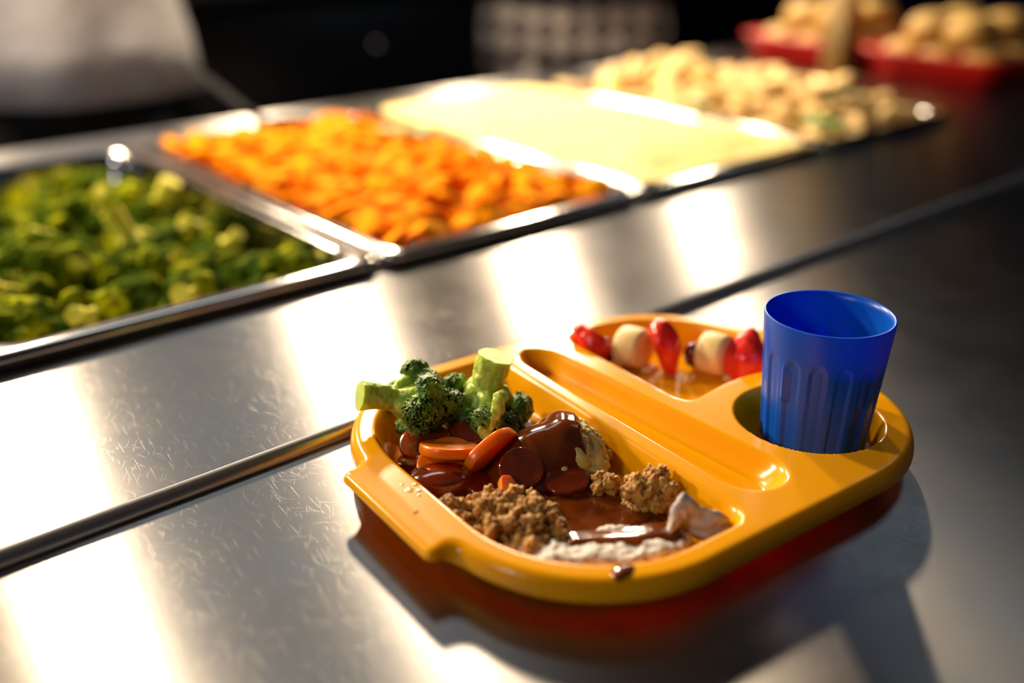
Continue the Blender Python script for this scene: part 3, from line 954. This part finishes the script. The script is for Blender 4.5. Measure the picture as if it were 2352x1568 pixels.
# ------------------------------------------------------------------ blue tumbler
def build_cup():
    cu, cv = 92.0, -63.5
    nth = 240
    zs = np.concatenate([np.linspace(.0, .002, 4), np.linspace(.004, .0832, 46), [.0842, .0848, .0850]])
    H = .085; rings = []
    th = np.linspace(0, 2 * math.pi, nth, endpoint=False)
    def rad(z): return .0310 + (.0374 - .0310) * z / H
    for z in zs:
        r = rad(z)
        if z < .002: r -= (.002 - z) * .9
        if z > .0845: r -= (z - .0845) * .7
        ph = (th * 15 / (2 * math.pi) + .85) % 1.0 - .5
        width = .34
        top = .066 - .006 * (np.clip(np.abs(ph) / width, 0, 1) ** 2) * 1.0
        mask = sst(width, width - .10, np.abs(ph)) * sst(0, .003, top - z)
        d = .0012 * mask
        # two raised tabs standing in two of the flutes
        k = np.floor(th * 15 / (2 * math.pi) + .85)
        for kk, pc in ((8.0, -.30), (11.0, -.07)):
            tabm = (k == kk) * sst(.17, .13, np.abs(ph - pc)) * sst(.038, .0386, z) * sst(.060, .058, z)
            d = d - .0010 * tabm
        rr = r - d
        rings.append(np.stack([rr * np.cos(th), rr * np.sin(th), np.full(nth, z + .0040)], 1))
    for z in (.0848, .080, .07, .06, .045, .03, .015, .006, .004):
        rr = rad(z) - .0017
        ph = (th * 15 / (2 * math.pi) + .85) % 1.0 - .5
        rr = rr - .0007 * sst(.34, .22, np.abs(ph)) * sst(.064, .058, z)
        if z < .005: rr = rr * .96
        rings.append(np.stack([rr * np.cos(th), rr * np.sin(th), np.full(nth, z + .0040)], 1))
    V, F = loft(rings)
    o = obj('tumbler', V + W(cu, cv, 0), F, MCUP)
    return tag(o, 'blue fluted plastic tumbler standing empty in the cup well of the tray', 'cup')
build_cup()

# ------------------------------------------------------------------ food on the tray
CAMR = rgt; CAMU = upv; CAMT = -fwd           # right, up, towards the viewer: only to turn pieces the way they lie
# broccoli
fp = floret_parts(3, .050, .0180, 11, .0098, True, .0088)
fa = build_floret('broccoli_floret', fp, W(-139, 85, .0415), CAMR * .86 + CAMU * -.12 + CAMT * -.42, .5, MSTALK, MBUD)
tag(fa, 'broccoli floret lying stalk outwards over the left rim of the yellow tray', 'broccoli', 'broccoli florets on the tray')
fp = floret_parts(4, .048, .0215, 13, .0108, True, .0108)
fb = build_floret('broccoli_floret', fp, W(-60, 58, .0560), CAMR * -.25 + CAMU * -.85 + CAMT * -.32, 1.2, MSTALK, MBUD)
tag(fb, 'broccoli floret with a thick pale stalk pointing up, behind the gravy', 'broccoli', 'broccoli florets on the tray')
P, Rr = chain([(0, 0, 0), (.006, .001, .008), (.010, .002, .017)], [.0032, .0042, .0048])
P += [(-.004, 0, -.003), (-.006, .002, -.001), (-.003, -.003, -.004)]; Rr += [.004, .003, .003]
V, F = balls(P, Rr, 2); V, F, N = fuse(V, F, .0006, 1); V = roughen(V, N, [(.0012, 260, 2), (.0005, 700, 1)])
bit = obj('broccoli_piece', V * .95 + W(-81, 34, .0245), F, MSTALK)
tag(bit, 'small yellow-green broccoli scrap standing between the carrots and gravy heap', 'broccoli')

# carrots
carrot(1, -124, 20, .0115, .0178, .0165, .008, CAMU * .9 + CAMT * .25, .3, MCARG, 'thick gravy-glazed carrot slice at the left, shining, in front of an orange one', dome=.004, rag=.03)
carrot(2, -114, 29, .0145, .0190, .0165, .0055, CAMU * .72 + CAMT * .62 + CAMR * .1, .8, MCARROT, 'bright orange carrot slice leaning behind the glazed one', rag=.05)
carrot(3, -110, 33, .0200, .0178, .0150, .0060, CAMU * .98 + CAMT * .10 + CAMR * .05, .2, MCARROT, 'orange carrot slice seen edge-on above the glazed slice', rag=.04)
carrot(4, -91, 18, .0200, .0190, .0140, .0065, CAMR * .68 - CAMU * .66 + CAMT * .40, .0, MCARROT, 'orange carrot slice standing on edge at the left of the gravy heap', rag=.06)
carrot(5, -88, -6, .0185, .0128, .0124, .0065, CAMT * .80 + CAMU * .55 + CAMR * .12, .4, MCARG, 'round gravy-tinted carrot slice facing the viewer, on the front of the heap', rag=.02)
carrot(6, -70, -24, .0120, .0128, .0100, .0080, CAMT * .62 + CAMU * .72, .2, MCARG, 'dark carrot slice half sunk in gravy before the heap', rag=.07)
carrot(7, -134, 66, .0080, .0125, .0100, .0060, (.1, -.1, 1), .7, MCARROT, 'small orange carrot slice on the tray floor under the left broccoli', rag=.07)
carrot(8, -113, 56, .0140, .0165, .0140, .0070, CAMU * .75 + CAMT * .55 - CAMR * .25, .4, MCARG, 'brownish glazed carrot slice below the left broccoli', rag=.05)
carrot(9, -88, 46, .0170, .0140, .0125, .0080, CAMU * .75 + CAMT * .60, .4, MCARG, 'dark glazed carrot slice with a white highlight before the rear broccoli', dome=.003, rag=.04)
carrot(12, -104, -14, .0175, .0060, .0045, .0050, CAMU * .6 + CAMT * .5 + CAMR * .3, .4, MCARROT, 'small bright orange carrot scrap on top of the stuffing', rag=.18, name='carrot_piece')
carrot(14, -122, 50, .0085, .0140, .0110, .0060, (.0, .2, 1), .7, MCARG, 'glazed carrot slice lying flat between broccoli and edge-on slice', rag=.07)
carrot(15, -108, 4, .0085, .0110, .0100, .0060, (.2, -.2, 1), .1, MCARG, 'dark carrot slice sunk in gravy right of the shining glazed one', rag=.07)

# mash mound
MU, MV, MR, MH = -54.0, 2.0, 33.0, 30.0
def mound(u, v):
    u, v = np.asarray(u, float), np.asarray(v, float)
    def lobe(cu, cv, a, b, h, k):
        t = np.clip(np.hypot((u - cu) / a, (v - cv) / b), 0, 1)
        return h * (1 - t ** 2.0) ** k
    z = smax(smax(lobe(MU + 3, MV - 1, 29, 30, 29.0, .85), lobe(MU - 12, MV + 4, 34, 32, 23.0, .9), 9.0), lobe(MU + 10, MV + 10, 22, 24, 25.0, .9), 9.0)
    z = np.where(z < 2.3, np.maximum(z - 2.25, 0) * .1, z)
    return z + 0.6 * np.sin(u * .16 + v * .09) * np.clip(z / 12, 0, 1)
P, Rr = [], []
r = rng(77)
for i in range(260):
    a = r.uniform(0, 6.28); d = MR * .88 * math.sqrt(r.uniform(0, 1))
    u, v = MU + d * math.cos(a), MV + d * math.sin(a) * .92
    h = float(mound(u, v))
    s = r.uniform(3.0, 5.2)
    P.append(W(u, v, (4.2 + max(h - s, s * .4)) / 1000)); Rr.append((s / 1000,) * 3)
for i in range(60):
    a = r.uniform(0, 6.28); d = MR * .7 * math.sqrt(r.uniform(0, 1)); u, v = MU + d * math.cos(a), MV + d * math.sin(a)
    h = float(mound(u, v)); P.append(W(u, v, (4.2 + h * .4) / 1000)); Rr.append((max(.004, h * .4 / 1000),) * 3)
V, F = balls(P, Rr, 2); V[:, 2] = np.maximum(V[:, 2], .0042)
V, F, N = fuse(V, F, .0009, 1); V = roughen(V, N, [(.0016, 140, 3), (.0007, 420, 5)])
V[:, 2] = np.maximum(V[:, 2], .0040)
tag(obj('mashed_potato', V, F, MMASH), 'mound of lumpy yellow potato mash under the gravy on the tray', 'mashed potato')

# gravy: pool in the compartment plus the sheet that runs over the mound
def ell(u, v, cu, cv, a, b): return (1 - np.hypot((u - cu) / a, (v - cv) / b)) * min(a, b)
def gravy_fields(u, v):
    pool = np.maximum.reduce([ell(u, v, -90, 0, 40, 56), ell(u, v, -74, -48, 46, 34), ell(u, v, -70, 50, 38, 34), ell(u, v, -104, -30, 30, 40)])
    wob = np.array([4 * nz((a, b, 0), .06, 3) + 2.0 * nz((a, b, 0), .17, 5) for a, b in zip(u.ravel(), v.ravel())]).reshape(u.shape)
    pool = pool + wob
    zp = 4.0 + 6.2 * sst(0, 8, pool)
    cov = ell(u, v, MU - 12, MV + 5, 42, 42) + wob * 1.1
    cov = smin(cov, -(u - MU - 15) + (v - MV) * .55 + wob, 4)      # bare potato on the right
    zc = np.where(cov > 0, 4.2 + mound(u, v) + 2.4 * sst(0, 4, cov) + .35 * np.sin(u * .31 - v * .17) * sst(0, 8, cov), 0)
    z = np.maximum(np.where(pool > -1.0, zp, 0), np.where(cov > 0, zc, 0))
    return z, np.maximum(pool + 1.0, cov)
us = np.arange(-140, -20, .8); vs = np.arange(-90, 92, .8)
U, VV = np.meshgrid(us, vs)
Z, MK = gravy_fields(U, VV)
zr = tray_z(U, VV)
ok = (MK > 0) & (Z > zr + .4)
for _ in range(3):   # soften the sheet
    Zs = Z.copy(); Zs[1:-1, 1:-1] = (Z[1:-1, 1:-1] * 4 + Z[:-2, 1:-1] + Z[2:, 1:-1] + Z[1:-1, :-2] + Z[1:-1, 2:]) / 8; Z = np.where(ok, Zs, Z)
nx, ny = len(us), len(vs); idx = -np.ones((ny, nx), int); V = []; F = []
for j in range(ny - 1):
    for i in range(nx - 1):
        if ok[j:j + 2, i:i + 2].all():
            q = []
            for (b, a) in ((j, i), (j, i + 1), (j + 1, i + 1), (j + 1, i)):
                if idx[b, a] < 0:
                    idx[b, a] = len(V); V.append(tuple(W(U[b, a], VV[b, a], Z[b, a] / 1000)))
                q.append(idx[b, a])
            F.append(tuple(q))
# keep the largest connected piece
adj = {}
for fi, f in enumerate(F):
    for vi in f: adj.setdefault(vi, []).append(fi)
seen = [False] * len(F); best = []
for s0 in range(len(F)):
    if seen[s0]: continue
    st_ = [s0]; seen[s0] = True; comp = []
    while st_:
        c = st_.pop(); comp.append(c)
        for vi in F[c]:
            for g_ in adj[vi]:
                if not seen[g_]: seen[g_] = True; st_.append(g_)
    if len(comp) > len(best): best = comp
F = [F[i] for i in best]
used_ = sorted({vi for f in F for vi in f}); rm = {a: b for b, a in enumerate(used_)}
V = np.array([V[i] for i in used_]); F = [tuple(rm[i] for i in f) for f in F]
g = obj('gravy', V, F, MGRAVY, recalc=True)
if g.data.polygons[0].normal.z < 0: g.data.flip_normals()
s = g.modifiers.new('t', 'SOLIDIFY'); s.thickness = .0012; s.offset = -1
tag(g, 'glossy dark brown gravy pooled on the tray and running over the mash', 'gravy')

# stuffing
def crumble(u, v, z, su, sv, sz, n, seed, label, voxel=.0006, name='stuffing'):
    r = rng(seed); P, Rr = [], []
    for i in range(n):
        d = r.normal(size=3); d /= np.linalg.norm(d); k = r.uniform(.15, 1) ** .45
        s = r.choice([.0012, .0020, .0032, .0045], p=[.35, .3, .22, .13])
        k *= 1 + .30 * nz(d, 2.2, seed)
        q = W(u + d[0] * su * k, v + d[1] * sv * k, max(.0045, z + d[2] * sz / 1000 * k))
        P.append(q); Rr.append(tuple(s * r.uniform(.6, 1.5, 3)))
    V, F = balls(P, Rr, 1)
    c = W(u, v, z); Vc, Fc = balls([c], [(su * .66 / 1000, sv * .66 / 1000, sz * .62 / 1000)], 2)
    F = np.vstack([F, Fc + len(V)]); V = np.vstack([V, Vc])
    V, F, N = fuse(V, F, voxel)
    V = roughen(V, N, [(.0022, 230, seed), (.0016, 560, seed + 1), (.0008, 1200, seed + 2)])
    V[:, 2] = np.maximum(V[:, 2], .0042)
    o = obj(name, V, F, MSTUFF)
    return tag(o, label, 'stuffing', 'stuffing on the tray')
crumble(-116, -39, .0110, 24, 29, 12, 700, 1, 'large crumbly heap of brown stuffing at the front left of the tray')
crumble(-137, -12, .0115, 7, 9, 7, 70, 2, 'small crumb of stuffing against the left wall of the tray')
crumble(-54, -39, .0125, 5.5, 6, 6, 90, 3, 'little stuffing crumb right beside the bare potato')
crumble(-42, -60, .0135, 14, 10, 9.5, 330, 4, 'chunky stuffing lump by itself right of the gravy')

# turkey
def slab(name, pts, thick, label, seed, voxel=.0009):
    """pts: (u, v, z, half height, half depth) along the slice"""
    P, Rr = [], []
    for a, b in zip(pts[:-1], pts[1:]):
        for t in np.linspace(0, 1, 9):
            u, v, z, h, dd = [a[i] + (b[i] - a[i]) * t for i in range(5)]
            P.append(W(u, v, z / 1000)); Rr.append((dd / 1000, dd / 1000, h / 1000))
    V, F = balls(P, Rr, 2); V, F, N = fuse(V, F, voxel, 3)
    V = roughen(V, N, [(.0030, 75, seed), (.0014, 210, seed), (.0005, 600, seed)])
    V[:, 2] = np.maximum(V[:, 2], .0050)
    return tag(obj(name, V, F, MTURK), label, 'turkey', 'turkey slices on the tray')
# the long slice lies flat, its front edge propped on the wall of the compartment
A_, B_ = np.array([-130.0, -62.0]), np.array([-55.0, -99.0])
D_ = (B_ - A_) / np.linalg.norm(B_ - A_); P_ = np.array([-D_[1], D_[0]])
def slice_z(off): return 11.6 - .16 * off
P, Rr = [], []
r = rng(5)
for t in np.linspace(0, 1, 30):
    hw = 12.5 * (1 - abs(2 * t - 1) ** 3.5) ** .6 + 1.2 * math.sin(t * 23) + 1.0 * math.sin(t * 41 + 1)
    c_ = A_ + (B_ - A_) * t
    for q in np.linspace(-1, 1, 9):
        off = q * max(hw, 2.0)
        p_ = c_ + P_ * off
        P.append(W(p_[0], p_[1], (slice_z(off) + .8 * math.sin(t * 9 + q)) / 1000)); Rr.append((.0040, .0040, .0034))
V, F = balls(P, Rr, 2); V, F, N = fuse(V, F, .0008, 3)
V = roughen(V, N, [(.0022, 90, 5), (.0012, 240, 6), (.0004, 700, 7)])
tag(obj('turkey_slice', V, F, MTURK), 'long pale turkey slice along the front of the tray', 'turkey', 'turkey slices on the tray')
slab('turkey_slice', [(-60, -95, 15, 7, 3.5), (-53, -92, 19, 10, 3), (-49, -92, 21, 12, 3), (-44, -97, 18, 10, 3), (-36, -104, 15, 8.5, 3), (-30, -106, 14, 6, 3)], 5, 'upright ragged turkey piece at the front right of the compartment', 9)
# gravy film lying over the long slice
rows = 16; V = []
for i in range(60):
    t = .30 + .70 * i / 59.0
    c_ = A_ + (B_ - A_) * t
    lo_ = 1.0 - 7.0 * float(sst(.35, .75, t)) + 2.0 * nz((t * 9, 0, 0), 1.0, 9)
    for j in range(rows):
        off = lo_ + (15.0 - lo_) * j / (rows - 1)
        p_ = c_ + P_ * off
        edge = min(1.0, j / 3.0, (rows - 1 - j) / 3.0, i / 4.0, (59 - i) / 4.0)
        zz = slice_z(off) + 4.3 + .7 * math.sin(t * 9) - 1.6 * (1 - edge) - 6 * max(0, (off - 11) / 4) ** 2
        V.append(tuple(W(p_[0], p_[1], (zz + .5 * nz((off, t * 40, 0), .12, 4)) / 1000)))
F = grid_faces(rows, 60)
gf = obj('gravy', V, F, MGRAVY); s = gf.modifiers.new('t', 'SOLIDIFY'); s.thickness = .0012; s.offset = 0
tag(gf, 'strip of orange-brown gravy lying over the long turkey slice', 'gravy')
# drip on the front rim and splashes on the left handle
def drop(name, u, v, z, ru, rv, rz, m, lab, cat, grp=None):
    V, F = balls([W(u, v, z / 1000)], [(ru / 1000, rv / 1000, rz / 1000)], 3)
    N = V - W(u, v, z / 1000); N /= np.linalg.norm(N, axis=1)[:, None]
    V = roughen(V, N, [(ru * .00018, 160, u)])
    return tag(obj(name, V, F, m), lab, cat, grp)
drop('gravy_drip', -107, -111, 20.6, 8.5, 6.0, 3.0, MGRAVY, 'brown gravy drip on the front rim of the tray', 'gravy')
MWET = pm('clear_grease', (0.95, 0.55, 0.10), 0.04, spec=0.8, coat=1.0)
R_ = rng(3)
k = 0
for (u, v, s_) in ((-158, 12, 2.2), (-156, 8, 1.6), (-152, 6, 2.6), (-149, 3, 1.8), (-153, 13, 1.3), (-160, 5, 1.2), (-147, 9, 1.5), (-151, -1, 1.3)):
    drop('grease_droplet', u, v, TOP - (1.2 if u < -155 else .2), s_, s_ * 1.1, .6, MWET, 'glistening droplet on the left handle of the tray', 'droplet', 'wet droplets on the left handle')
drop('food_speck', -160, -13, TOP - 1.2, 2.6, 1.6, 1.6, MCARROT, 'orange food speck on the left handle of the tray', 'food speck')

# ------------------------------------------------------------------ fruit in the dessert compartment
def berry(u, v, z, a, b, c, axis, label, flat, seed):
    """strawberry piece: cone with a cut face"""
    vv, f = ico(4)
    P = vv.copy()
    k = 1 - .45 * sst(-.2, 1.0, P[:, 2])
    P[:, 0] *= k; P[:, 1] *= k
    P = P * np.array([a, b, c])
    N = vv.copy(); P = roughen(P, N, [(.0012, 180, seed)])
    Pf = P.copy()
    P[:, 1] = np.minimum(P[:, 1], b * flat)
    Q = rot_to(axis, seed) ; e = empty('strawberry_piece', W(u, v, z))
    tag(e, label, 'strawberry', 'strawberry pieces in the dessert compartment')
    obj('skin', P @ Q.T, f, MSTRAW, e, local=True)
    n = 28; ring = []
    for sc, y in ((.96, b * flat + .0004), (.5, b * flat + .0009), (.05, b * flat + .0009)):
        R0 = []
        for i in range(n):
            t = 2 * math.pi * i / n; zc = math.sin(t); w = (1 - .45 * float(sst(-.2, 1.0, zc))) * math.sqrt(max(0, 1 - flat ** 2))
            R0.append((a * w * sc * math.cos(t), y, c * math.sqrt(max(0, 1 - flat ** 2)) * sc * zc))
        ring.append(np.array(R0))
    V, F = loft(ring); V = np.vstack([V]); obj('cut_face', V @ Q.T, F, MSTRAWF, e, local=True)
    return e
berry(53, 100, .0215, .0140, .0130, .0175, CAMR * -.60 + CAMU * .45, 'strawberry piece at the left end of the fruit row', .35, .6)
berry(86, 61, .0215, .0135, .0120, .0215, CAMU * -.9 + CAMR * .25, 'upright strawberry piece in the middle of the fruit row', .4, 2.4)
berry(123, 20, .0215, .0165, .0130, .0200, CAMU * .9 + CAMR * .2, 'halved strawberry half hidden behind the blue tumbler', .25, 2.9)
def grape(u, v, z, lab):
    V, F = balls([W(u, v, z)], [(.0075, .0075, .0095)], 3)
    tag(obj('grape', V, F, MGRAPE), lab, 'grape', 'grapes in the dessert compartment')
grape(59, 92, .0150, 'dark red grape left of the first banana chunk')
grape(104, 50, .0155, 'dark red grape left of the second banana chunk')
def banana(u, v, z, axis, lab, seed):
    n = 36; rings = []
    for (s_, h) in ((.05, -.010), (.80, -.010), (.95, -.009), (1, -.006), (1.02, 0), (1, .006), (.95, .009), (.80, .0095), (.05, .0085)):
        rings.append(np.array([(.0140 * s_ * (1 + .03 * math.sin(3 * t + seed)) * math.cos(t), .0150 * s_ * math.sin(t), h) for t in np.linspace(0, 6.2832, n + 1)[:-1]]))
    V, F = loft(rings); V = V @ rot_to(axis, seed).T + W(u, v, z)
    tag(obj('banana_chunk', V, F, MBAN), lab, 'banana', 'banana chunks in the dessert compartment')
banana(72, 78, .0195, CAMR * .75 + CAMT * .55 - CAMU * .2, 'banana chunk between the first grape and the middle strawberry', 1)
banana(112, 37, .0195, CAMR * .70 + CAMT * .60 - CAMU * .2, 'banana chunk next to the halved strawberry', 2)
for k, (u, v, su, sv, lab) in enumerate(((77, 66, 8, 4, 'smear of banana pulp under the first banana chunk'), (88, 38, 7, 3, 'pale juice smear in the middle of the dessert compartment floor'), (112, 24, 5, 4, 'smear of banana pulp before the second banana chunk'))):
    drop('banana_pulp', u, v, 6.2, su, sv, 2.2, MBAN, lab, 'fruit pulp', 'fruit pulp on the dessert floor')
